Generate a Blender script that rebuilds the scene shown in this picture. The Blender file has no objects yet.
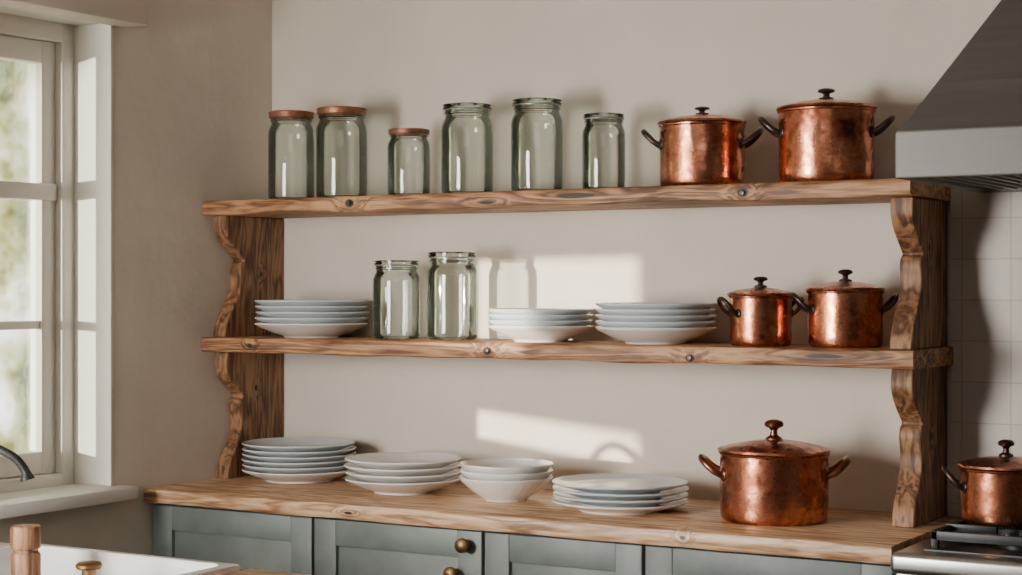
import bpy, bmesh, math, random
from mathutils import Vector, Matrix, noise
random.seed(4)
C = bpy.context.scene.collection

# ------------------------------------------------------------------ helpers
def link(o, parent=None):
    C.objects.link(o)
    if parent is not None: o.parent = parent
    return o

def tag(o, label=None, category=None, group=None, kind=None):
    if label: o["label"] = label
    if category: o["category"] = category
    if group: o["group"] = group
    if kind: o["kind"] = kind
    return o

def empty(name, loc=(0,0,0), rot=0.0):
    e = bpy.data.objects.new(name, None)
    e.empty_display_size = 0.05
    e.location = loc; e.rotation_euler = (0,0,rot)
    C.objects.link(e)
    return e

def mobj(name, mesh, mat=None, parent=None, loc=(0,0,0), rot=(0,0,0)):
    if mat is not None and not mesh.materials: mesh.materials.append(mat)
    o = bpy.data.objects.new(name, mesh)
    o.location = loc; o.rotation_euler = rot
    return link(o, parent)

def smooth(me, ang=38):
    for p in me.polygons: p.use_smooth = True
    me.set_sharp_from_angle(angle=math.radians(ang))

def from_bm(bm, name, sm=None):
    bmesh.ops.recalc_face_normals(bm, faces=bm.faces)
    me = bpy.data.meshes.new(name); bm.to_mesh(me); bm.free()
    if sm: smooth(me, sm)
    return me

def boxes(name, lst, bevel=0.0, segs=2):
    bm = bmesh.new()
    for (x0,x1,y0,y1,z0,z1) in lst:
        g = bmesh.ops.create_cube(bm, size=1.0)
        bmesh.ops.scale(bm, vec=(abs(x1-x0),abs(y1-y0),abs(z1-z0)), verts=g['verts'])
        bmesh.ops.translate(bm, vec=((x0+x1)/2,(y0+y1)/2,(z0+z1)/2), verts=g['verts'])
    if bevel>0:
        bmesh.ops.bevel(bm, geom=list(bm.edges), offset=bevel, segments=segs, affect='EDGES', profile=0.5)
    return from_bm(bm, name, 30 if bevel>0 else None)

def lathe(name, prof, segs=56, close=False, wob=None):
    bm = bmesh.new(); rings=[]
    for (r,z) in prof:
        if r < 1e-5: rings.append([bm.verts.new((0,0,z))])
        else:
            ring=[]
            for i in range(segs):
                a=2*math.pi*i/segs; rr=r
                if wob: rr=r*(1+wob(a,z))
                ring.append(bm.verts.new((rr*math.cos(a), rr*math.sin(a), z)))
            rings.append(ring)
    n=len(rings); rng = range(n) if close else range(n-1)
    for k in rng:
        A,B=rings[k],rings[(k+1)%n]
        for i in range(segs):
            j=(i+1)%segs
            if len(A)==1 and len(B)==1: continue
            if len(A)==1: bm.faces.new((A[0],B[i],B[j]))
            elif len(B)==1: bm.faces.new((A[i],A[j],B[0]))
            else: bm.faces.new((A[i],A[j],B[j],B[i]))
    return from_bm(bm, name, 40)

def catmull(pts, n=8):
    P=[Vector(p) for p in pts]; P=[2*P[0]-P[1]]+P+[2*P[-1]-P[-2]]
    out=[]
    for i in range(1,len(P)-2):
        for k in range(n):
            t=k/n
            a,b,c,d=P[i-1],P[i],P[i+1],P[i+2]
            out.append(0.5*((2*b)+(c-a)*t+(2*a-5*b+4*c-d)*t*t+(-a+3*b-3*c+d)*t**3))
    out.append(P[-2]); return out

def tube_bm(bm, pts, rad, segs=10):
    up=Vector((0.13,0.2,1)).normalized(); rings=[]
    for i,p in enumerate(pts):
        d=(pts[min(i+1,len(pts)-1)]-pts[max(i-1,0)]).normalized()
        s=d.cross(up)
        if s.length<1e-4: s=Vector((1,0,0))
        s.normalize(); u=s.cross(d).normalized(); up=u
        r=rad(i/(len(pts)-1)) if callable(rad) else rad
        rings.append([bm.verts.new(p+(s*math.cos(2*math.pi*k/segs)+u*math.sin(2*math.pi*k/segs))*r) for k in range(segs)])
    for A,B in zip(rings,rings[1:]):
        for k in range(segs):
            bm.faces.new((A[k],A[(k+1)%segs],B[(k+1)%segs],B[k]))
    bm.faces.new(rings[0]); bm.faces.new(rings[-1])

# ------------------------------------------------------------------ materials
def newmat(name):
    m=bpy.data.materials.new(name); m.use_nodes=True
    nt=m.node_tree; b=nt.nodes['Principled BSDF']
    return m,nt,b

def N(nt,t,**kw):
    n=nt.nodes.new(t)
    for k,v in kw.items(): setattr(n,k,v)
    return n

def ramp(nt, stops):
    r=N(nt,'ShaderNodeValToRGB'); e=r.color_ramp.elements
    while len(e)>1: e.remove(e[-1])
    e[0].position=stops[0][0]; e[0].color=(*stops[0][1],1)
    for p,c in stops[1:]:
        x=e.new(p); x.color=(*c,1)
    return r

def simple(name,col,rough=0.5,metal=0.0,var=0.06,scale=12,bump=0.0,bscale=60,coat=0.0):
    m,nt,b=newmat(name); L=nt.links
    tc=N(nt,'ShaderNodeTexCoord'); nz=N(nt,'ShaderNodeTexNoise')
    nz.inputs['Scale'].default_value=scale; nz.inputs['Detail'].default_value=4
    L.new(tc.outputs['Object'],nz.inputs['Vector'])
    c0=tuple(max(0,c*(1-var)) for c in col); c1=tuple(min(1,c*(1+var)) for c in col)
    r=ramp(nt,[(0.3,c0),(0.7,c1)])
    L.new(nz.outputs['Fac'],r.inputs['Fac']); L.new(r.outputs['Color'],b.inputs['Base Color'])
    b.inputs['Roughness'].default_value=rough; b.inputs['Metallic'].default_value=metal
    b.inputs['Coat Weight'].default_value=coat
    if bump>0:
        n2=N(nt,'ShaderNodeTexNoise'); n2.inputs['Scale'].default_value=bscale; n2.inputs['Detail'].default_value=5
        L.new(tc.outputs['Object'],n2.inputs['Vector'])
        bp=N(nt,'ShaderNodeBump'); bp.inputs['Strength'].default_value=bump; bp.inputs['Distance'].default_value=0.01
        L.new(n2.outputs['Fac'],bp.inputs['Height']); L.new(bp.outputs['Normal'],b.inputs['Normal'])
    return m

def wood(name, dark, mid, light, axis='X', knots=(), rough=0.55, fine=1.0, streak=0.6):
    # knots: (x,y,z,radius[,stretch along the grain])
    m,nt,b=newmat(name); L=nt.links
    tc=N(nt,'ShaderNodeTexCoord')
    vec=tc.outputs['Object']
    kfac=None; ring=None
    for kn in knots:
        kx,ky,kz,kr=kn[:4]; st=kn[4] if len(kn)>4 else 0.75
        sub=N(nt,'ShaderNodeVectorMath',operation='SUBTRACT'); sub.inputs[1].default_value=(kx,ky,kz)
        L.new(tc.outputs['Object'],sub.inputs[0])
        sc=N(nt,'ShaderNodeVectorMath',operation='MULTIPLY')
        sc.inputs[1].default_value=(st,0.25,1.0) if axis=='X' else (0.35,1.0,st)
        L.new(sub.outputs[0],sc.inputs[0])
        ln=N(nt,'ShaderNodeVectorMath',operation='LENGTH'); L.new(sc.outputs[0],ln.inputs[0])
        mr=N(nt,'ShaderNodeMapRange'); mr.interpolation_type='SMOOTHSTEP'
        mr.inputs['From Min'].default_value=kr*0.75; mr.inputs['From Max'].default_value=kr*1.15
        mr.inputs['To Min'].default_value=1; mr.inputs['To Max'].default_value=0
        L.new(ln.outputs['Value'],mr.inputs['Value'])
        mw=N(nt,'ShaderNodeMapRange'); mw.interpolation_type='SMOOTHSTEP'
        mw.inputs['From Min'].default_value=0; mw.inputs['From Max'].default_value=kr*5
        mw.inputs['To Min'].default_value=1; mw.inputs['To Max'].default_value=0
        L.new(ln.outputs['Value'],mw.inputs['Value'])
        if kfac is None: kfac,ring=mr.outputs[0],mw.outputs[0]
        else:
            a=N(nt,'ShaderNodeMath',operation='MAXIMUM'); L.new(kfac,a.inputs[0]); L.new(mr.outputs[0],a.inputs[1]); kfac=a.outputs[0]
            a=N(nt,'ShaderNodeMath',operation='MAXIMUM'); L.new(ring,a.inputs[0]); L.new(mw.outputs[0],a.inputs[1]); ring=a.outputs[0]
    mp=N(nt,'ShaderNodeMapping')
    mp.inputs['Scale'].default_value={'X':(1.3,11*fine,16*fine),'Z':(11*fine,14*fine,1.6),'Y':(11*fine,1.3,14*fine)}[axis]
    L.new(vec,mp.inputs['Vector'])
    mv=mp.outputs[0]
    if ring is not None:
        cb=N(nt,'ShaderNodeCombineXYZ')
        ml=N(nt,'ShaderNodeMath',operation='MULTIPLY'); ml.inputs[1].default_value=0.36; L.new(ring,ml.inputs[0])
        L.new(ml.outputs[0],cb.inputs[2]); L.new(ml.outputs[0],cb.inputs[1])
        ad=N(nt,'ShaderNodeVectorMath',operation='ADD'); L.new(mv,ad.inputs[0]); L.new(cb.outputs[0],ad.inputs[1]); mv=ad.outputs[0]
    n1=N(nt,'ShaderNodeTexNoise'); n1.inputs['Scale'].default_value=1.6; n1.inputs['Detail'].default_value=3; n1.inputs['Distortion'].default_value=0.5
    L.new(mv,n1.inputs['Vector'])
    m1=N(nt,'ShaderNodeMath',operation='MULTIPLY'); m1.inputs[1].default_value=42; L.new(n1.outputs['Fac'],m1.inputs[0])
    s1=N(nt,'ShaderNodeMath',operation='SINE'); L.new(m1.outputs[0],s1.inputs[0])
    s2=N(nt,'ShaderNodeMath',operation='MULTIPLY_ADD'); s2.inputs[1].default_value=0.5; s2.inputs[2].default_value=0.5; L.new(s1.outputs[0],s2.inputs[0])
    n2=N(nt,'ShaderNodeTexNoise'); n2.inputs['Scale'].default_value=7; n2.inputs['Detail'].default_value=6; n2.inputs['Roughness'].default_value=0.65; L.new(mv,n2.inputs['Vector'])
    n3=N(nt,'ShaderNodeTexNoise'); n3.inputs['Scale'].default_value=4.0; n3.inputs['Detail'].default_value=3; L.new(tc.outputs['Object'],n3.inputs['Vector'])
    mixa=N(nt,'ShaderNodeMath',operation='MULTIPLY_ADD'); mixa.inputs[1].default_value=0.19; L.new(s2.outputs[0],mixa.inputs[0])
    mixb=N(nt,'ShaderNodeMath',operation='MULTIPLY_ADD'); mixb.inputs[1].default_value=0.56; L.new(n2.outputs['Fac'],mixb.inputs[0])
    mc=N(nt,'ShaderNodeMath',operation='MULTIPLY'); mc.inputs[1].default_value=0.40; L.new(n3.outputs['Fac'],mc.inputs[0])
    L.new(mc.outputs[0],mixb.inputs[2]); L.new(mixb.outputs[0],mixa.inputs[2])
    r=ramp(nt,[(0.43,dark),(0.56,mid),(0.70,light)])
    L.new(mixa.outputs[0],r.inputs['Fac'])
    col=r.outputs['Color']
    mp2=N(nt,'ShaderNodeMapping'); mp2.inputs['Scale'].default_value={'X':(2.2,30,75),'Z':(40,70,2.4),'Y':(60,2,60)}[axis]
    L.new(vec,mp2.inputs['Vector'])
    n4=N(nt,'ShaderNodeTexNoise'); n4.inputs['Scale'].default_value=1.0; n4.inputs['Detail'].default_value=2; L.new(mp2.outputs[0],n4.inputs['Vector'])
    mr4=N(nt,'ShaderNodeMapRange'); mr4.inputs['From Min'].default_value=0.60; mr4.inputs['From Max'].default_value=0.69; mr4.inputs['To Max'].default_value=streak
    L.new(n4.outputs['Fac'],mr4.inputs['Value'])
    mxs=N(nt,'ShaderNodeMix',data_type='RGBA'); mxs.inputs['B'].default_value=(dark[0]*0.35,dark[1]*0.35,dark[2]*0.35,1)
    L.new(mr4.outputs[0],mxs.inputs['Factor']); L.new(col,mxs.inputs['A']); col=mxs.outputs['Result']
    if kfac is not None:
        mx=N(nt,'ShaderNodeMix',data_type='RGBA'); mx.inputs['B'].default_value=(0.016,0.009,0.006,1)
        L.new(kfac,mx.inputs['Factor']); L.new(col,mx.inputs['A']); col=mx.outputs['Result']
    L.new(col,b.inputs['Base Color'])
    b.inputs['Roughness'].default_value=rough
    bp=N(nt,'ShaderNodeBump'); bp.inputs['Strength'].default_value=0.35; bp.inputs['Distance'].default_value=0.004
    L.new(mixa.outputs[0],bp.inputs['Height']); L.new(bp.outputs['Normal'],b.inputs['Normal'])
    return m

def copper(name, tint=1.0):
    m,nt,b=newmat(name); L=nt.links
    tc=N(nt,'ShaderNodeTexCoord'); oi=N(nt,'ShaderNodeObjectInfo')
    ad=N(nt,'ShaderNodeVectorMath',operation='ADD'); sc=N(nt,'ShaderNodeVectorMath',operation='SCALE'); sc.inputs['Scale'].default_value=7
    cb=N(nt,'ShaderNodeCombineXYZ'); L.new(oi.outputs['Random'],cb.inputs[0]); L.new(oi.outputs['Random'],cb.inputs[1])
    L.new(cb.outputs[0],sc.inputs[0]); L.new(tc.outputs['Object'],ad.inputs[0]); L.new(sc.outputs[0],ad.inputs[1])
    nz=N(nt,'ShaderNodeTexNoise'); nz.inputs['Scale'].default_value=17; nz.inputs['Detail'].default_value=6; nz.inputs['Roughness'].default_value=0.65
    L.new(ad.outputs[0],nz.inputs['Vector'])
    r=ramp(nt,[(0.32,(0.12*tint,0.038*tint,0.022*tint)),(0.45,(0.47*tint,0.165*tint,0.090*tint)),(0.66,(0.80*tint,0.35*tint,0.215*tint))])
    L.new(nz.outputs['Fac'],r.inputs['Fac']); L.new(r.outputs['Color'],b.inputs['Base Color'])
    rr=N(nt,'ShaderNodeMapRange'); rr.inputs['From Min'].default_value=0.3; rr.inputs['From Max'].default_value=0.7
    rr.inputs['To Min'].default_value=0.40; rr.inputs['To Max'].default_value=0.16
    L.new(nz.outputs['Fac'],rr.inputs['Value']); L.new(rr.outputs[0],b.inputs['Roughness'])
    b.inputs['Metallic'].default_value=1
    n2=N(nt,'ShaderNodeTexNoise'); n2.inputs['Scale'].default_value=26; n2.inputs['Detail'].default_value=2; L.new(ad.outputs[0],n2.inputs['Vector'])
    bp=N(nt,'ShaderNodeBump'); bp.inputs['Strength'].default_value=0.2; bp.inputs['Distance'].default_value=0.008
    L.new(n2.outputs['Fac'],bp.inputs['Height']); L.new(bp.outputs['Normal'],b.inputs['Normal'])
    return m

def glass(name, face, edge, spec=1.0, pw=0.45):
    m=bpy.data.materials.new(name); m.use_nodes=True; nt=m.node_tree; L=nt.links
    nt.nodes.clear()
    out=N(nt,'ShaderNodeOutputMaterial'); lw=N(nt,'ShaderNodeLayerWeight'); lw.inputs['Blend'].default_value=pw
    nz=N(nt,'ShaderNodeTexNoise'); nz.inputs['Scale'].default_value=9; tc=N(nt,'ShaderNodeTexCoord'); L.new(tc.outputs['Object'],nz.inputs['Vector'])
    r=ramp(nt,[(0.0,face),(0.6,tuple((a*0.8+b*0.2) for a,b in zip(face,edge))),(1.0,edge)]); L.new(lw.outputs['Facing'],r.inputs['Fac'])
    tr=N(nt,'ShaderNodeBsdfTransparent'); L.new(r.outputs['Color'],tr.inputs['Color'])
    gl=N(nt,'ShaderNodeBsdfGlossy'); gl.inputs['Roughness'].default_value=0.04; gl.inputs['Color'].default_value=(0.95,1,0.97,1)
    fr=N(nt,'ShaderNodeFresnel'); fr.inputs['IOR'].default_value=1.45
    bp=N(nt,'ShaderNodeBump'); bp.inputs['Strength'].default_value=0.14; bp.inputs['Distance'].default_value=0.01
    L.new(nz.outputs['Fac'],bp.inputs['Height']); L.new(bp.outputs['Normal'],gl.inputs['Normal'])
    mu=N(nt,'ShaderNodeMath',operation='MULTIPLY'); mu.inputs[1].default_value=spec; L.new(fr.outputs[0],mu.inputs[0])
    mx=N(nt,'ShaderNodeMixShader'); L.new(mu.outputs[0],mx.inputs[0]); L.new(tr.outputs[0],mx.inputs[1]); L.new(gl.outputs[0],mx.inputs[2])
    L.new(mx.outputs[0],out.inputs['Surface'])
    return m

def plaster(name,col):
    m,nt,b=newmat(name); L=nt.links
    tc=N(nt,'ShaderNodeTexCoord')
    n1=N(nt,'ShaderNodeTexNoise'); n1.inputs['Scale'].default_value=2.2; n1.inputs['Detail'].default_value=8; n1.inputs['Roughness'].default_value=0.62
    L.new(tc.outputs['Object'],n1.inputs['Vector'])
    r=ramp(nt,[(0.33,tuple(c*0.94 for c in col)),(0.66,tuple(c*1.045 for c in col))]); L.new(n1.outputs['Fac'],r.inputs['Fac']); L.new(r.outputs['Color'],b.inputs['Base Color'])
    b.inputs['Roughness'].default_value=0.9
    n2=N(nt,'ShaderNodeTexNoise'); n2.inputs['Scale'].default_value=7; n2.inputs['Detail'].default_value=7; n2.inputs['Roughness'].default_value=0.6
    L.new(tc.outputs['Object'],n2.inputs['Vector'])
    bp=N(nt,'ShaderNodeBump'); bp.inputs['Strength'].default_value=0.3; bp.inputs['Distance'].default_value=0.012
    L.new(n2.outputs['Fac'],bp.inputs['Height']); L.new(bp.outputs['Normal'],b.inputs['Normal'])
    return m
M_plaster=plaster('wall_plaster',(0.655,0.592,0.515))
M_plaster2=simple('reflection_dark_plaster',(0.27,0.235,0.20),0.9,var=0.035,scale=1.8)  # plaster tone lowered on unseen walls for dark copper reflections and less bounce
M_white=simple('white_paint',(0.82,0.80,0.76),0.45,var=0.02,scale=5)
M_ceil=simple('ceiling_paint',(0.62,0.57,0.50),0.9)
M_floor=wood('floor_wood',(0.12,0.07,0.04),(0.2,0.12,0.07),(0.28,0.18,0.11),'Y')
SD,SM,SL=(0.105,0.042,0.018),(0.30,0.138,0.060),(0.50,0.275,0.135)
M_shelf_top=wood('rustic_shelf_wood',SD,SM,SL,'X',knots=[(0.47,-0.29,1.620,0.010),(1.50,-0.29,1.617,0.010),(1.093,-0.29,1.622,0.0065,0.12),(0.86,-0.29,1.612,0.004,0.2)],streak=0.75)
M_shelf_mid=wood('rustic_shelf_wood_knotty',SD,SM,SL,'X',knots=[(0.86,-0.29,1.268,0.010),(1.376,-0.29,1.262,0.009),(1.684,-0.29,1.272,0.0045,0.10),(0.16,-0.29,1.268,0.006)],streak=0.75)
M_bracket=wood('rustic_bracket_wood',(0.075,0.031,0.014),(0.215,0.10,0.045),(0.37,0.195,0.095),'Z',knots=[(1.855,-0.13,1.50,0.008),(1.855,-0.12,1.10,0.007),(0.04,-0.12,1.15,0.006),(0.04,-0.10,1.45,0.006)],streak=0.75)
M_counter=wood('oak_worktop',(0.25,0.125,0.058),(0.50,0.295,0.16),(0.68,0.455,0.275),'X',knots=[(1.46,-0.504,0.905,0.005),(0.62,-0.504,0.90,0.0035,0.3)],rough=0.38,streak=0.45)
M_cab=simple('grey_green_paint',(0.155,0.180,0.173),0.5,var=0.33,scale=6,bump=0.12,bscale=25)
M_brass=simple('aged_brass',(0.30,0.185,0.085),0.45,1.0,var=0.3,scale=40)
M_iron=simple('dark_iron',(0.075,0.05,0.042),0.38,0.9,var=0.3,scale=40)
M_bronze=simple('dark_bronze',(0.24,0.105,0.065),0.33,1.0,var=0.3,scale=40)
M_copper=copper('aged_copper')
M_copper2=copper('aged_copper_lid',0.9)
M_rust=simple('rusty_copper_lid',(0.30,0.130,0.075),0.45,0.7,var=0.4,scale=30)
M_glass=glass('green_grey_glass',(0.94,0.958,0.94),(0.54,0.59,0.55),0.9,0.36)
M_glass_lid=glass('glass_lid',(0.86,0.90,0.87),(0.48,0.54,0.50),1.1,0.35)
M_pane=glass('window_glass',(0.99,0.99,0.99),(0.9,0.93,0.93),0.5,0.3)
M_plate=simple('blue_grey_stoneware',(0.62,0.67,0.70),0.22,var=0.03,scale=9,coat=0.3)
M_platew=simple('white_stoneware',(0.80,0.79,0.77),0.22,var=0.03,scale=9,coat=0.3)
M_sink=simple('white_fireclay',(0.84,0.84,0.82),0.15,var=0.01,coat=0.5)
M_black=simple('black_enamel',(0.018,0.018,0.02),0.45,0.0,var=0.3,scale=40)
M_pin=wood('turned_wood',(0.16,0.07,0.035),(0.32,0.155,0.075),(0.45,0.25,0.135),'Z')

def steel(name,col,rough,ax):
    m,nt,b=newmat(name); L=nt.links
    tc=N(nt,'ShaderNodeTexCoord'); mp=N(nt,'ShaderNodeMapping'); mp.inputs['Scale'].default_value=ax; L.new(tc.outputs['Object'],mp.inputs['Vector'])
    nz=N(nt,'ShaderNodeTexNoise'); nz.inputs['Scale'].default_value=3; nz.inputs['Detail'].default_value=5; L.new(mp.outputs[0],nz.inputs['Vector'])
    r=ramp(nt,[(0.3,tuple(c*0.88 for c in col)),(0.7,tuple(c*1.1 for c in col))]); L.new(nz.outputs['Fac'],r.inputs['Fac']); L.new(r.outputs['Color'],b.inputs['Base Color'])
    mr=N(nt,'ShaderNodeMapRange'); mr.inputs['To Min'].default_value=rough*0.85; mr.inputs['To Max'].default_value=rough*1.2; L.new(nz.outputs['Fac'],mr.inputs['Value']); L.new(mr.outputs[0],b.inputs['Roughness'])
    b.inputs['Metallic'].default_value=1.0
    return m
M_hood=steel('brushed_steel',(0.225,0.218,0.21),0.58,(1,1,30))
M_stove=steel('stove_steel',(0.46,0.45,0.44),0.3,(1,40,40))

m,nt,b=newmat('cream_tiles'); L=nt.links
tc=N(nt,'ShaderNodeTexCoord'); sp=N(nt,'ShaderNodeSeparateXYZ'); cb=N(nt,'ShaderNodeCombineXYZ')
L.new(tc.outputs['Object'],sp.inputs[0]); L.new(sp.outputs[0],cb.inputs[0]); L.new(sp.outputs[2],cb.inputs[1])
mp=N(nt,'ShaderNodeMapping'); mp.inputs['Location'].default_value=(0.0,0.02,0); L.new(cb.outputs[0],mp.inputs[0])
br=N(nt,'ShaderNodeTexBrick'); br.offset=0; br.squash=1; L.new(mp.outputs[0],br.inputs['Vector'])
br.inputs['Scale'].default_value=1; br.inputs['Brick Width'].default_value=0.105; br.inputs['Row Height'].default_value=0.088
br.inputs['Mortar Size'].default_value=0.0015; br.inputs['Mortar Smooth'].default_value=0.2
br.inputs['Color1'].default_value=(0.60,0.545,0.48,1); br.inputs['Color2'].default_value=(0.57,0.52,0.46,1); br.inputs['Mortar'].default_value=(0.44,0.39,0.34,1)
L.new(br.outputs['Color'],b.inputs['Base Color']); b.inputs['Roughness'].default_value=0.3
bp=N(nt,'ShaderNodeBump'); bp.invert=True; bp.inputs['Strength'].default_value=0.4; bp.inputs['Distance'].default_value=0.002
L.new(br.outputs['Fac'],bp.inputs['Height']); L.new(bp.outputs['Normal'],b.inputs['Normal'])
M_tile=m

# ------------------------------------------------------------------ room
RX,RY,RZ=4.3,-5.0,2.75
def struct(name,lst,mat,label,bev=0):
    o=mobj(name,boxes(name,lst,bev),mat); tag(o,label,None,None,'structure'); return o
struct('wall_back',[(-0.2,RX+0.15,0,0.15,0,RZ)],M_plaster,'warm grey plaster wall behind the shelves')
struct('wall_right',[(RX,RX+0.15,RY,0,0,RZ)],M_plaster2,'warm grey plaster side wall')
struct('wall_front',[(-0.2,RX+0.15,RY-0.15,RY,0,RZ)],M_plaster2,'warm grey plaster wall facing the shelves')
struct('floor',[(-0.2,RX+0.15,RY-0.15,0.15,-0.1,0)],M_floor,'dark wooden floor')
struct('ceiling',[(-0.2,RX+0.15,RY-0.15,0.15,RZ,RZ+0.1)],M_ceil,'pale plaster ceiling')
T=-0.2
Y1a,Y1b,Z1a,Z1b=-1.04,-0.615,0.905,2.06
Y2a,Y2b,Z2a,Z2b=-2.50,-1.42,1.118,1.492  # second opening is added out of view, sized for the sun patches
struct('wall_left',[(T,0,Y1b,0,0,RZ),(T,0,Y1a,Y1b,0,Z1a),(T,0,Y1a,Y1b,Z1b,RZ),(T,0,Y2b,Y1a,0,RZ),
                    (T,0,Y2a,Y2b,0,Z2a),(T,0,Y2a,Y2b,Z2b,RZ),(T,0,RY,Y2a,0,RZ)],M_plaster,'warm grey plaster wall with the window')
struct('trim_1',[(-0.118,0.002,Y1b-0.006,Y1b,0.938,Z1b-0.007),(-0.118,0.002,Y1a,Y1a+0.006,0.938,Z1b-0.007),(-0.118,0.002,Y1a,Y1b,Z1b-0.006,Z1b)],M_white,'white painted window reveal lining')
struct('trim_2',[(-0.118,0.055,Y1a-0.04,Y1b+0.035,0.905,0.937)],M_white,'white painted wooden window sill',0.005)
struct('trim_3',[(0.0,0.075,Y1a-0.2,-0.57,2.045,2.24)],M_plaster,'plastered boxed beam above the window',0.004)
xf0,xf1=-0.19,-0.119
f=[(xf0,xf1,Y1b-0.045,Y1b,0.91,Z1b),(xf0,xf1,Y1a,Y1a+0.045,0.91,Z1b),(xf0,xf1-0.001,Y1a+0.04,Y1b-0.04,Z1b-0.05,Z1b-0.001),(xf0,xf1-0.001,Y1a+0.04,Y1b-0.04,0.911,0.965)]
w1=struct('window_1',f,M_white,'white painted wooden sash window',0.003)
xs0,xs1=-0.18,-0.14
ya,yb=Y1a+0.046,Y1b-0.046
s=[(xs0,xs1,yb-0.045,yb,0.966,2.009),(xs0,xs1,ya,ya+0.045,0.966,2.009),
   (xs0,xs1-0.001,ya+0.04,yb-0.04,1.955,2.008),(xs0,xs1-0.001,ya+0.04,yb-0.04,0.967,1.02),
   (xs0-0.005,xs1+0.008,ya+0.001,yb-0.001,1.625,1.665),(xs0,xs1-0.006,ya+0.04,yb-0.04,1.315,1.335)]
so=mobj('window_sash',boxes('window_sash',s,0.003),M_white,w1)
mobj('window_pane',boxes('window_pane',[(-0.162,-0.158,ya+0.04,yb-0.04,1.0,1.97)]),M_pane,w1)
f=[(xf0,xf1,Y2b-0.02,Y2b,Z2a,Z2b),(xf0,xf1,Y2a,Y2a+0.02,Z2a,Z2b),(xf0,xf1-.001,Y2a+.015,Y2b-.015,1.190,1.325),(xf0,xf1-.001,Y2a+.015,Y2b-.015,Z2a+.001,Z2a+0.008),(xf0,xf1-.001,Y2a+.015,Y2b-.015,Z2b-0.015,Z2b-.001)]
w2=struct('added_sun_window',f,M_white,'unseen white window frame added to shape sun patches',0.002)  # added frame, never in view; its thick bar splits the sun patches
struct('trim_4',[(1.865,RX,-0.012,0,0.90,1.75)],M_tile,'cream square wall tiles behind the stove')

# ------------------------------------------------------------------ shelf unit
def board(name,x0,x1,yf,yb,z0,z1,seed,amp,mat,parent=None,n=120,c=0.006):
    bm=bmesh.new(); rings=[]
    for i in range(n+1):
        x=x0+(x1-x0)*i/n
        e=noise.noise(Vector((x*3.1,seed,0)))*amp+noise.noise(Vector((x*13,seed,2)))*amp*0.45
        zt=noise.noise(Vector((x*5,seed,5)))*amp*0.35
        zb=noise.noise(Vector((x*6,seed,9)))*amp*0.9
        y=yf+e
        cc=c*(1+0.5*noise.noise(Vector((x*20,seed,7))))
        P=[(y,z0+zb+cc),(y,z1+zt-cc),(y+cc*0.35,z1+zt-cc*0.3),(y+cc,z1),(yb,z1),(yb,z0),(y+cc,z0+zb),(y+cc*0.35,z0+zb+cc*0.3)]
        rings.append([bm.verts.new((x,a,b_)) for a,b_ in P])
    for A,B in zip(rings,rings[1:]):
        for k in range(8): bm.faces.new((A[k],A[(k+1)%8],B[(k+1)%8],B[k]))
    bm.faces.new(rings[0]); bm.faces.new(rings[-1])
    return mobj(name,from_bm(bm,name,35),mat,parent)

ZT,ZM,ZC=1.6375,1.287,0.92
unit=empty('shelf_unit',(0,0,0)); tag(unit,'rustic two-tier wooden shelf unit with scalloped side brackets','shelf')
sb1=board('shelf_board',0.001,1.866,-0.29,-0.001,ZT-0.036,ZT,1.3,0.006,M_shelf_top,unit)
sb2=board('shelf_board',0.001,1.872,-0.29,-0.001,ZM-0.038,ZM,8.3,0.006,M_shelf_mid,unit)
bolt=lathe('bolt_head',[(0,0),(0.0062,0),(0.0060,0.0035),(0.0045,0.0052),(0,0.0058)],20)
for brd,px,pz,sd in ((sb1,0.47,1.620,1.3),(sb1,1.50,1.617,1.3),(sb2,0.86,1.268,8.3),(sb2,1.376,1.262,8.3)):
    e=noise.noise(Vector((px*3.1,sd,0)))*0.006+noise.noise(Vector((px*13,sd,2)))*0.0027
    mobj('bolt_head',bolt,M_iron,brd,(px,-0.289+e,pz),(math.radians(90),0,0))
PU=[(0,.242),(.07,.244),(.13,.241),(.20,.228),(.27,.204),(.33,.180),(.37,.166),(.395,.178),(.45,.184),(.52,.181),(.60,.184),(.68,.196),(.76,.214),(.84,.231),(.92,.243),(1,.248)]
PL=[(0,.234),(.06,.240),(.12,.242),(.19,.231),(.26,.209),(.32,.184),(.36,.170),(.385,.182),(.44,.188),(.5,.184),(.57,.179),(.65,.183),(.74,.198),(.82,.216),(.9,.230),(1,.237)]
def bracket(x0,x1,z0,z1,prof):
    pts=catmull([(0,d,t) for t,d in prof],3)
    bm=bmesh.new()
    poly=[(-0.001,z1)]+[(-p.y,z1-(z1-z0)*p.z) for p in pts]+[(-0.001,z0)]
    A=[bm.verts.new((x0,y,z)) for y,z in poly]; B=[bm.verts.new((x1,y,z)) for y,z in poly]
    n=len(poly)
    bm.faces.new(A); bm.faces.new(list(reversed(B)))
    for i in range(n): bm.faces.new((A[i],A[(i+1)%n],B[(i+1)%n],B[i]))
    o=mobj('side_bracket',from_bm(bm,'side_bracket',50),M_bracket,unit)
    md=o.modifiers.new('bev','BEVEL'); md.width=0.003; md.segments=2; md.limit_method='ANGLE'; md.angle_limit=math.radians(50)
for (a,b_) in ((0.002,0.042),(1.808,1.856)):
    bracket(a,b_,ZM,ZT-0.036,PU); bracket(a,b_,ZC,ZM-0.038,PL)

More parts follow.
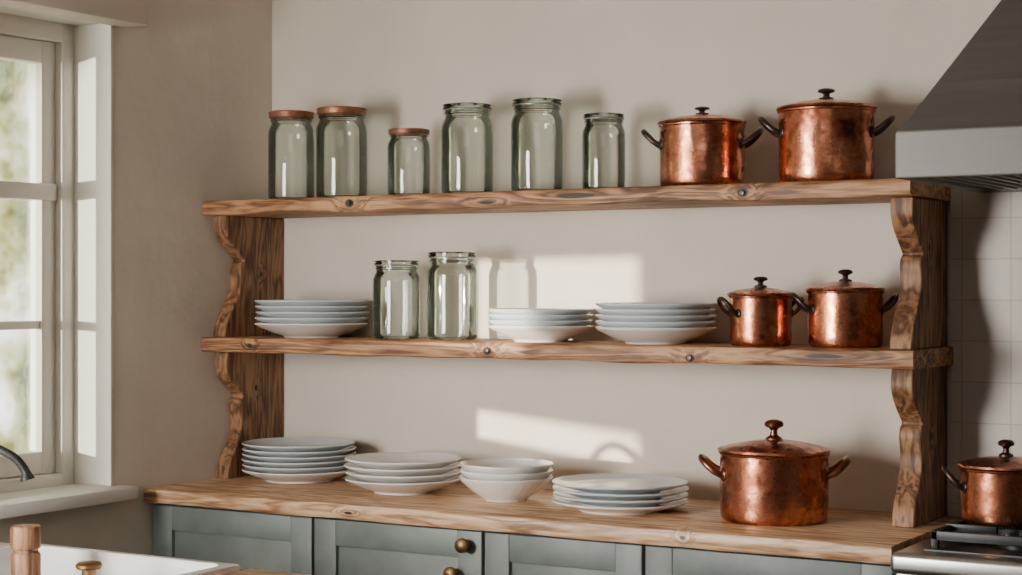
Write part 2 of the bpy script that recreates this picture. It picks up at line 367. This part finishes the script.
# ------------------------------------------------------------------ worktop & cabinets
wt=board('worktop',0.001,1.897,-0.504,-0.001,ZC-0.036,ZC,4.1,0.004,M_counter,None,140,0.005)
tag(wt,'thick oak worktop on grey-green cabinets','worktop')
def cabinet(x0,x1,label,knobs=()):
    e=empty('base_cabinet',((x0+x1)/2,-0.24,0)); tag(e,label,'cabinet','painted cabinets under the oak worktop')
    ox,oy=-(x0+x1)/2,0.24
    def bx(lst): return [(a+ox,b1+ox,c+oy,d+oy,e1,f1) for a,b1,c,d,e1,f1 in lst]
    zt=ZC-0.0385
    mobj('cabinet_body',boxes('cabinet_body',bx([(x0,x1,-0.455,-0.002,0.09,zt),(x0+0.001,x1-0.001,-0.40,-0.003,0.0,0.089)]),0.001),M_cab,e)
    a,b1=x0+0.003,x1-0.003; z0,z1=0.11,zt-0.004; w=0.062; yf,yk=-0.477,-0.456
    d=mobj('cabinet_door',boxes('cabinet_door',bx([(a,a+w,yf,yk,z0,z1),(b1-w,b1,yf,yk,z0,z1),(a+w,b1-w,yf+.0005,yk,z1-0.060,z1),(a+w,b1-w,yf+.0005,yk,z0,z0+0.07),
         (a+w-0.002,b1-w+0.002,yf+0.011,yk,z0+0.06,z1-0.055)]),0.002),M_cab,e)
    for (kx,kz) in knobs:
        me=lathe('cabinet_knob',[(0,0),(0.010,0),(0.010,0.003),(0.005,0.006),(0.005,0.013),(0.012,0.017),(0.0165,0.022),(0.016,0.028),(0.010,0.033),(0,0.034)],28)
        mobj('cabinet_knob',me,M_brass,d,(kx+ox,yf+oy,kz),(math.radians(90),0,0))
cabinet(0.002,0.498,'grey-green painted cabinet next to the plaster wall')
cabinet(0.500,0.964,'grey-green painted cabinet with aged brass knobs',[(0.925,0.848),(0.895,0.783)])
cabinet(0.966,1.356,'grey-green painted panelled cabinet')
cabinet(1.358,1.893,'grey-green painted cabinet beside the stove')

# ------------------------------------------------------------------ plates
pcache={}
def plate_mesh(R,H,well,foot,flute=False,white=False):
    key=(R,H,well,foot,flute,white)
    if key in pcache: return pcache[key]
    prof=[(0,0.003),(foot-0.007,0.003),(foot-0.005,0),(foot,0),(foot+0.002,0.004)]
    zs=0.005
    for t in (0.15,0.35,0.55,0.75,0.9):
        r=foot+(R-foot)*t; z=zs+(H-0.004-zs)*(t**1.35); prof.append((r,z))
    prof+=[(R-0.0005,H-0.0035),(R,H-0.0018),(R-0.001,H-0.0003),(R-0.0025,H)]
    for t in (0.9,0.75,0.55,0.35,0.15):
        r=foot+(R-foot)*t; z=max(zs+(H-0.004-zs)*(t**1.35)+0.0045,well*(0.95+0.05*(1-t))); prof.append((r,z))
    prof+=[(foot*0.85,well),(0,well)]
    wob=(lambda a,z:0.006*math.cos(a*28)*min(1,z/0.01) ) if flute else None
    me=lathe('plate',prof,112 if flute else 72,wob=wob)
    me.materials.append(M_platew if white else M_plate)
    pcache[key]=me; return me
def stack(x,y,z,n,R,H,sp,foot,name,label,cat,group,flute=False,whiteb=1,allwhite=False):
    for i in range(n):
        wht=allwhite or i<whiteb
        me=plate_mesh(R*(1-0.004*(i%2)),H,sp,foot,flute and i==0,wht)
        o=mobj(name,me,None,None,(x+random.uniform(-.0015,.0015),y+random.uniform(-.0015,.0015),z+i*sp),(0,0,random.uniform(0,6)))
        lb=label
        if i==n-1: lb=label+', topmost'
        elif i==0: lb=label.replace('blue-grey','white')+', lowest'
        tag(o,lb,cat,group)
stack(.246,-.147,ZM,5,.145,.038,.0145,.070,'plate','blue-grey stoneware plate stacked beside glass jars','plate','plates beside the jars on the middle shelf')
stack(.923,-.150,ZM,4,.126,.039,.013,.062,'plate','pale blue-grey stoneware plate stacked on middle shelf','plate','plates stacked in the middle of the shelf')
stack(1.225,-.150,ZM,5,.138,.039,.0135,.068,'plate','large blue-grey stoneware plate stacked near copper pots','plate','plates beside the small copper pots')
stack(.215,-.160,ZC,6,.146,.031,.0135,.085,'plate','pale grey dinner plate stacked on oak worktop','plate','dinner plates on the worktop')
stack(.592,-.240,ZC,4,.1415,.036,.016,.070,'shallow_bowl','white shallow bowl stacked on oak worktop','bowl','shallow bowls on the worktop',allwhite=True)
stack(.888,-.250,ZC,3,.110,.056,.0155,.048,'bowl','white fluted bowl nested on oak worktop','bowl','nested bowls on the worktop',flute=True,allwhite=True)
stack(1.202,-.280,ZC,4,.152,.024,.014,.090,'plate','white blue-tinged plate stacked beside large copper pot','plate','plates beside the large copper pot')

# ------------------------------------------------------------------ jars
M_steelw=simple('wire_steel',(0.35,0.35,0.33),0.35,1.0)
def jar(x,y,z,R,H,lid,label,group):
    e=empty('glass_jar',(x,y,z),random.uniform(0,6)); tag(e,label,'jar',group)
    t=0.0035; nk=0.86
    o=[(R*0.80,0.0),(R*0.92,0.002),(R*0.985,0.008),(R,0.016),(R,H*0.72),(R*0.995,H*0.755),(R*0.975,H*0.785),(R*0.935,H*0.815),(R*0.89,H*0.84),(R*nk,H*0.86),(R*nk,H*0.885),(R*(nk+.05),H*0.893),(R*(nk+.05),H*0.905),(R*nk,H*0.913),(R*nk,H*0.93)]
    inn=[(max(r-t,0.001),max(zz,0.007)) for r,zz in reversed(o)]
    prof=[(0,0.003),(R*0.55,0.003)]+o+inn+[(0,0.008)]
    mobj('jar_body',lathe('jar_body',prof,48),M_glass,e)
    if lid=='metal':
        r=R*(nk+.10)
        p=[(0,H*0.925),(r*0.97,H*0.925),(r,H*0.93),(r,H*0.975),(r*1.02,H*0.98),(r*1.02,H*0.99),(r*0.95,H),(r*0.80,H),(r*0.78,H*0.993),(0,H*0.993)]
        mobj('jar_lid',lathe('jar_lid',p,48),M_rust,e)
    else:
        r=R*(nk+.09)
        p=[(0,H*0.945),(r*0.95,H*0.945),(r,H*0.95),(r,H*0.962),(r*0.93,H*0.966),(r*0.93,H*0.978),(r,H*0.982),(r,H*0.994),(r*0.95,H),(r*0.6,H),(r*0.55,H*0.985),(0,H*0.985)]
        mobj('jar_lid',lathe('jar_lid',p,48),M_glass_lid,e)
        bm=bmesh.new(); rr=R*(nk+.05)
        tube_bm(bm,[Vector((rr*math.cos(a*math.pi/16),rr*math.sin(a*math.pi/16),H*0.937)) for a in range(33)],0.0016,6)
        mobj('jar_ring',from_bm(bm,'jar_ring',60),M_steelw,e)
gt='jars on the top shelf'; gm='jars on the middle shelf'
jar(.190,-.16,ZT,.0600,.230,'metal','clear glass jar with a rusty copper screw lid',gt)
jar(.350,-.16,ZT,.0650,.231,'metal','wide clear glass jar with a rusty copper screw lid',gt)
jar(.555,-.16,ZT,.0530,.168,'metal','small glass jar with a brown metal lid',gt)
jar(.725,-.16,ZT,.0630,.220,'glass','tall glass jar with a glass clamp lid',gt)
jar(.920,-.16,ZT,.0620,.221,'glass','tallest glass jar with a glass clamp lid',gt)
jar(1.098,-.16,ZT,.0500,.178,'glass','small glass jar with a glass lid beside the copper pot',gt)
jar(.518,-.16,ZM,.0590,.195,'glass','glass jar with a clamp lid beside stacked plates',gm)
jar(.682,-.16,ZM,.0620,.214,'glass','larger glass jar with a clamp lid on the middle shelf',gm)

# ------------------------------------------------------------------ pots
def pot(x,y,z,R,H,total,label,group=None,rot=0.25,hw=0.040,dark=True,hz=0.78):
    e=empty('copper_pot',(x,y,z),rot); tag(e,label,'pot',group)
    t=0.003
    out=[(0,0),(R*0.90,0),(R*0.955,0.003),(R*0.985,0.010),(R*0.995,0.022),(R,0.04),(R,H-0.006),(R+0.003,H-0.004),(R+0.0035,H-0.001),(R,H),(R-t,H-0.001),(R-t,0.02),(R*0.9,0.006),(0,0.005)]
    mobj('pot_body',lathe('pot_body',out,72),M_copper,e)
    dome=R*0.17
    lz=H+0.0005
    L_=[(0,lz),(R+0.004,lz),(R+0.0055,lz+0.002),(R+0.0045,lz+0.006),(R*0.96,lz+0.008)]
    for tt in (0.85,0.7,0.55,0.4,0.25,0.12): L_.append((R*tt,lz+0.008+dome*(1-tt**1.7)*0.9))
    top=lz+0.008+dome*0.9; L_.append((0,top))
    lid=mobj('pot_lid',lathe('pot_lid',L_,72),M_copper2,e)
    kh=total-top; kr=max(0.015,R*0.17)
    K=[(0,-0.001),(kr*0.95,-0.001),(kr*0.9,0.003),(kr*0.42,kh*0.22),(kr*0.36,kh*0.45),(kr*0.55,kh*0.56),(kr*1.0,kh*0.66),(kr*1.08,kh*0.78),(kr*0.9,kh*0.92),(kr*0.4,kh),(0,kh)]
    mobj('lid_knob',lathe('lid_knob',K,32),M_iron if dark else M_bronze,lid,(0,0,top))
    for sgn in (1,-1):
        bm=bmesh.new(); zz=H*hz; rx=R*0.96; w=R*0.36
        pts=[(rx,-w,zz-0.016),(R+hw*0.35,-w*1.02,zz-0.006),(R+hw*0.85,-w*0.75,zz+0.012),(R+hw,0,zz+0.018),(R+hw*0.85,w*0.75,zz+0.012),(R+hw*0.35,w*1.02,zz-0.006),(rx,w,zz-0.016)]
        pts=[Vector((sgn*a,b_,c)) for a,b_,c in pts]
        rad=R*0.052+0.0012
        tube_bm(bm,catmull(pts,6),rad,10)
        for wy in (-w,w):
            ctr=Vector((sgn*math.sqrt(max(R*R-w*w,0)),wy,zz-0.014))
            g=bmesh.ops.create_uvsphere(bm,u_segments=12,v_segments=8,radius=rad*2.1)
            nrm=Vector((ctr.x,ctr.y,0)).normalized()
            for v in g['verts']:
                d=v.co.dot(nrm); v.co=v.co-nrm*d*0.65
                v.co+=ctr
        mobj('pot_handle',from_bm(bm,'pot_handle',60),M_iron if dark else M_bronze,e)
gp='copper pots on the top shelf'; gq='small copper pots on the middle shelf'
pot(1.344,-.155,ZT,.095,.142,.183,'lidded copper pot with dark iron loop handles on the top shelf',gp,0.35,0.036)
pot(1.635,-.150,ZT,.102,.160,.2075,'larger lidded copper pot with dark iron handles under the hood',gp,0.35,0.038)
pot(1.489,-.165,ZM,.068,.110,.152,'small lidded copper pot with dark knob on the middle shelf',gq,0.80,0.026)
pot(1.676,-.145,ZM,.080,.121,.167,'medium lidded copper pot beside the scalloped bracket',gq,0.50,0.032)
pot(1.559,-.260,ZC,.1145,.146,.214,'large lidded copper stockpot standing on the oak worktop',None,0.4,0.040,False)

# ------------------------------------------------------------------ stove
st=empty('stove',(2.23,-0.27,0)); tag(st,'stainless steel gas stove with black cast iron grate','stove')
def sb(lst): return [(a-2.23,b1-2.23,c+0.27,d+0.27,e1,f1) for a,b1,c,d,e1,f1 in lst]
mobj('stove_body',boxes('stove_body',sb([(1.905,2.60,-0.50,-0.014,0.0,0.875)]),0.004),M_stove,st)
mobj('stove_top',boxes('stove_top',sb([(1.903,2.603,-0.535,-0.014,0.872,0.914)]),0.012,4),M_stove,st)
mobj('oven_door',boxes('oven_door',sb([(1.93,2.58,-0.525,-0.499,0.12,0.80)]),0.006),M_black,st)
mobj('stove_panel',boxes('stove_panel',sb([(1.955,2.56,-0.485,-0.06,0.913,0.918)]),0.002),M_black,st)
g=[]
for x0,x1 in ((1.965,2.255),(2.262,2.55)):
    zt0,zt1=0.938,0.952
    g+=[(x0,x1,-0.475,-0.463,zt0-0.004,zt1),(x0,x1,-0.087,-0.075,zt0-0.004,zt1),(x0,x0+0.012,-0.475,-0.075,zt0-0.004,zt1),(x1-0.012,x1,-0.475,-0.075,zt0-0.004,zt1),
        (x0,x1,-0.286,-0.274,zt0,zt1)]
    for cy in (-0.375,-0.18):
        g+=[(x0,x0+0.10,cy-0.005,cy+0.005,zt0,zt1+0.003),(x1-0.10,x1,cy-0.005,cy+0.005,zt0,zt1+0.003)]
        xm=(x0+x1)/2
        g+=[(xm-0.005,xm+0.005,cy-0.095,cy-0.035,zt0,zt1+0.003),(xm-0.005,xm+0.005,cy+0.035,cy+0.095,zt0,zt1+0.003)]
    for fx in (x0,x1-0.014):
        for fy in (-0.475,-0.089): g.append((fx,fx+0.014,fy,fy+0.014,0.917,zt1))
mobj('stove_grate',boxes('stove_grate',sb(g),0.002),M_black,st)
for cx in (2.11,2.405):
    for cy in (-0.375,-0.18):
        mobj('burner',lathe('burner',[(0,0),(0.042,0),(0.042,0.008),(0.034,0.010),(0.034,0.016),(0.028,0.019),(0,0.019)],36),M_black,st,(cx-2.23,cy+0.27,0.917))
for i in range(4):
    mobj('stove_knob',lathe('stove_knob',[(0,0),(0.022,0),(0.02,0.02),(0.017,0.026),(0,0.026)],28),M_black,st,(-0.24+i*0.16,-0.23,0.838),(math.radians(90),0,0))
pot(2.062,-.300,.9545,.088,.108,.162,'lidded copper pot on the gas stove grate',None,0.35,0.030,True)

# ------------------------------------------------------------------ hood
hd=empty('range_hood',(2.29,-0.29,1.618)); tag(hd,'brushed steel pyramid range hood above the stove','range hood')
bm=bmesh.new()
def ringv(x0,x1,y0,y1,z): return [bm.verts.new((x-2.29,y+0.29,z-1.618)) for x,y in ((x0,y0),(x1,y0),(x1,y1),(x0,y1))]
R_=[ringv(1.945,2.635,-0.565,-0.015,1.632),ringv(1.945,2.635,-0.565,-0.015,1.618),ringv(1.93,2.65,-0.58,-0.0,1.618),ringv(1.93,2.65,-0.58,-0.0,1.706),
    ringv(1.938,2.642,-0.572,-0.0,1.712),ringv(2.13,2.45,-0.28,-0.0,2.085),ringv(2.13,2.45,-0.28,-0.0,2.745)]
bm.faces.new(R_[0])
for A,B in zip(R_,R_[1:]):
    for k in range(4): bm.faces.new((A[k],A[(k+1)%4],B[(k+1)%4],B[k]))
bm.faces.new(R_[-1])
me=from_bm(bm,'hood_body')
ho=mobj('hood_body',me,M_hood,hd); md=ho.modifiers.new('b','BEVEL'); md.width=0.003; md.segments=2; md.limit_method='ANGLE'
def hb(lst): return [(a-2.29,b1-2.29,c+0.29,d+0.29,e1-1.618,f1-1.618) for a,b1,c,d,e1,f1 in lst]
mobj('hood_filter',boxes('hood_filter',hb([(1.98+i*0.03,1.99+i*0.03,-0.53,-0.05,1.621,1.6315) for i in range(21)])),M_hood,hd)

# ------------------------------------------------------------------ sink area
wx0,wx1,wy0,wy1=0.003,1.08,-2.25,-1.20
sx0,sx1,sy0,sy1=0.33,0.90,-1.72,-1.215
ic=mobj('sink_cabinet',boxes('sink_cabinet',[(0.02,1.05,-2.22,-1.74,0,0.862),(0.02,0.32,-1.735,-1.225,0,0.862),(0.91,1.05,-1.735,-1.225,0,0.862),(0.32,0.91,-1.735,-1.225,0,0.64)]),M_cab); tag(ic,'grey-green painted cabinet under the white sink','cabinet')
iw=mobj('sink_worktop',boxes('sink_worktop',[(wx0,wx1,wy0,sy0-0.003,0.863,0.893),(wx0,sx0-0.003,sy0-0.003,wy1,0.863,0.893),(sx1+0.003,wx1,sy0-0.003,wy1,0.863,0.893)],0.002),M_counter); tag(iw,'oak worktop surrounding the white sink','worktop')
bm=bmesh.new()
def rr(x0,x1,y0,y1,z,r=0.03,n=5):
    out=[]
    for cx,cy,a0 in ((x1-r,y1-r,0),(x0+r,y1-r,90),(x0+r,y0+r,180),(x1-r,y0+r,270)):
        for i in range(n+1):
            a=math.radians(a0+90*i/n); out.append(bm.verts.new((cx+r*math.cos(a),cy+r*math.sin(a),z)))
    return out
w=0.03
rings=[rr(sx0,sx1,sy0,sy1,0.65,0.015),rr(sx0,sx1,sy0,sy1,0.896,0.015),rr(sx0+.003,sx1-.003,sy0+.003,sy1-.003,0.902,0.014),rr(sx0+w-.005,sx1-w+.005,sy0+w-.005,sy1-w+.005,0.903,0.028),rr(sx0+w,sx1-w,sy0+w,sy1-w,0.897,0.025),rr(sx0+w+.006,sx1-w-.006,sy0+w+.006,sy1-w-.006,0.70,0.025),rr(sx0+w+.03,sx1-w-.03,sy0+w+.03,sy1-w-.03,0.68,0.02)]
for A,B in zip(rings,rings[1:]):
    n=len(A)
    for k in range(n): bm.faces.new((A[k],A[(k+1)%n],B[(k+1)%n],B[k]))
bm.faces.new(rings[0]); bm.faces.new(rings[-1])
sk=mobj('sink',from_bm(bm,'sink',40),M_sink); tag(sk,'white fireclay sink with thick rim under the window','sink')
tp=empty('tap',(0.25,-1.42,0.893)); tag(tp,'black iron swan-neck tap beside the sink','tap')
bm=bmesh.new()
pts=[(0,0,0.03),(0,0,0.13),(0.020,0.012,0.188),(0.065,0.041,0.216),(0.115,0.073,0.216),(0.158,0.100,0.195),(0.178,0.113,0.170),(0.184,0.117,0.148)]
tube_bm(bm,catmull(pts,8),lambda t:0.0085 if t<0.9 else 0.0085+0.0065*(t-0.9)/0.1,12)
mobj('tap_spout',from_bm(bm,'tap_spout',60),M_black,tp)
mobj('tap_base',lathe('tap_base',[(0,0),(0.028,0),(0.028,0.006),(0.018,0.012),(0.015,0.035),(0.011,0.045),(0,0.045)],28),M_black,tp)
rp=empty('rolling_pin',(0.53,-1.40,0.6805)); tag(rp,'turned wooden rolling pin standing in the white sink','rolling pin')
mobj('pin_body',lathe('pin_body',[(0,0),(0.024,0),(0.027,0.004),(0.027,0.235),(0.025,0.240),(0,0.240)],40),M_pin,rp)
mobj('pin_end',lathe('pin_end',[(0,0.240),(0.0225,0.240),(0.0225,0.246),(0.027,0.248),(0.028,0.254),(0.028,0.284),(0.026,0.289),(0,0.290)],40),M_pin,rp)
bp_=empty('sink_plug',(0.69,-1.40,0.6805)); tag(bp_,'brass standpipe plug with a flat round cap in the sink','sink plug')
mobj('plug_cap',lathe('plug_cap',[(0,0.222),(0.021,0.222),(0.024,0.225),(0.024,0.230),(0.020,0.234),(0.006,0.236),(0,0.236)],32),M_brass,bp_)
mobj('plug_stem',lathe('plug_stem',[(0,0),(0.022,0),(0.022,0.01),(0.009,0.02),(0.009,0.20),(0.013,0.212),(0.013,0.222),(0,0.222)],28),M_brass,bp_)

# ------------------------------------------------------------------ world (blurred pale garden / sky)
w=bpy.data.worlds.new('World'); bpy.context.scene.world=w; w.use_nodes=True
nt=w.node_tree; L=nt.links; bg=nt.nodes['Background']
tc=N(nt,'ShaderNodeTexCoord')
nz=N(nt,'ShaderNodeTexNoise'); nz.inputs['Scale'].default_value=30; nz.inputs['Detail'].default_value=3; nz.inputs['Roughness'].default_value=0.55
L.new(tc.outputs['Generated'],nz.inputs['Vector'])
r=ramp(nt,[(0.38,(0.08,0.10,0.03)),(0.47,(0.30,0.29,0.10)),(0.55,(0.66,0.62,0.38)),(0.63,(1.0,1.0,0.97))])
L.new(nz.outputs['Fac'],r.inputs['Fac'])
L.new(r.outputs['Color'],bg.inputs['Color']); bg.inputs['Strength'].default_value=3.6

# ------------------------------------------------------------------ lights
def area(name,loc,target,sx,sy,power,col,spread=180):
    l=bpy.data.lights.new(name,'AREA'); l.shape='RECTANGLE'; l.size=sx; l.size_y=sy; l.energy=power; l.color=col; l.spread=math.radians(spread)
    o=bpy.data.objects.new(name,l); C.objects.link(o); o.location=loc
    o.rotation_euler=(Vector(target)-Vector(loc)).to_track_quat('-Z','Y').to_euler()
    return o
area('added_window_fill',(0.08,-3.0,1.40),(1.4,-0.3,1.12),1.2,0.9,76,(1.0,0.95,0.885),118)  # added soft lamp inside the room by solid wall, boosts window-side light
area('added_room_fill',(2.9,-4.2,2.65),(1.6,-0.6,1.0),2.0,1.2,12,(1.0,0.93,0.85))  # added overhead fill out of view, stands in for room ambient
pl=area('window_portal',(-0.195,(Y1a+Y1b)/2,1.5),(1,(Y1a+Y1b)/2,1.5),0.42,1.1,1,(1,1,1)); pl.data.cycles.is_portal=True
sp=Vector((-2.84,-7.56,1.46)); ctr=Vector((-0.1,-2.03,1.35)); d=(ctr-sp).normalized()
sl=bpy.data.lights.new('sun_light','SPOT'); sl.energy=10500; sl.color=(1,0.89,0.74); sl.spot_size=math.radians(14); sl.spot_blend=0.1; sl.shadow_soft_size=0.045
so=bpy.data.objects.new('sun_light',sl); C.objects.link(so); so.location=sp; so.rotation_euler=d.to_track_quat('-Z','Y').to_euler()

# ------------------------------------------------------------------ camera
cam=bpy.data.cameras.new('camera'); co=bpy.data.objects.new('camera',cam); C.objects.link(co)
cam.sensor_width=36; cam.lens=61.65
co.location=(2.98,-3.75,1.415); co.rotation_euler=(math.radians(90),0,math.radians(30.7))
bpy.context.scene.camera=co
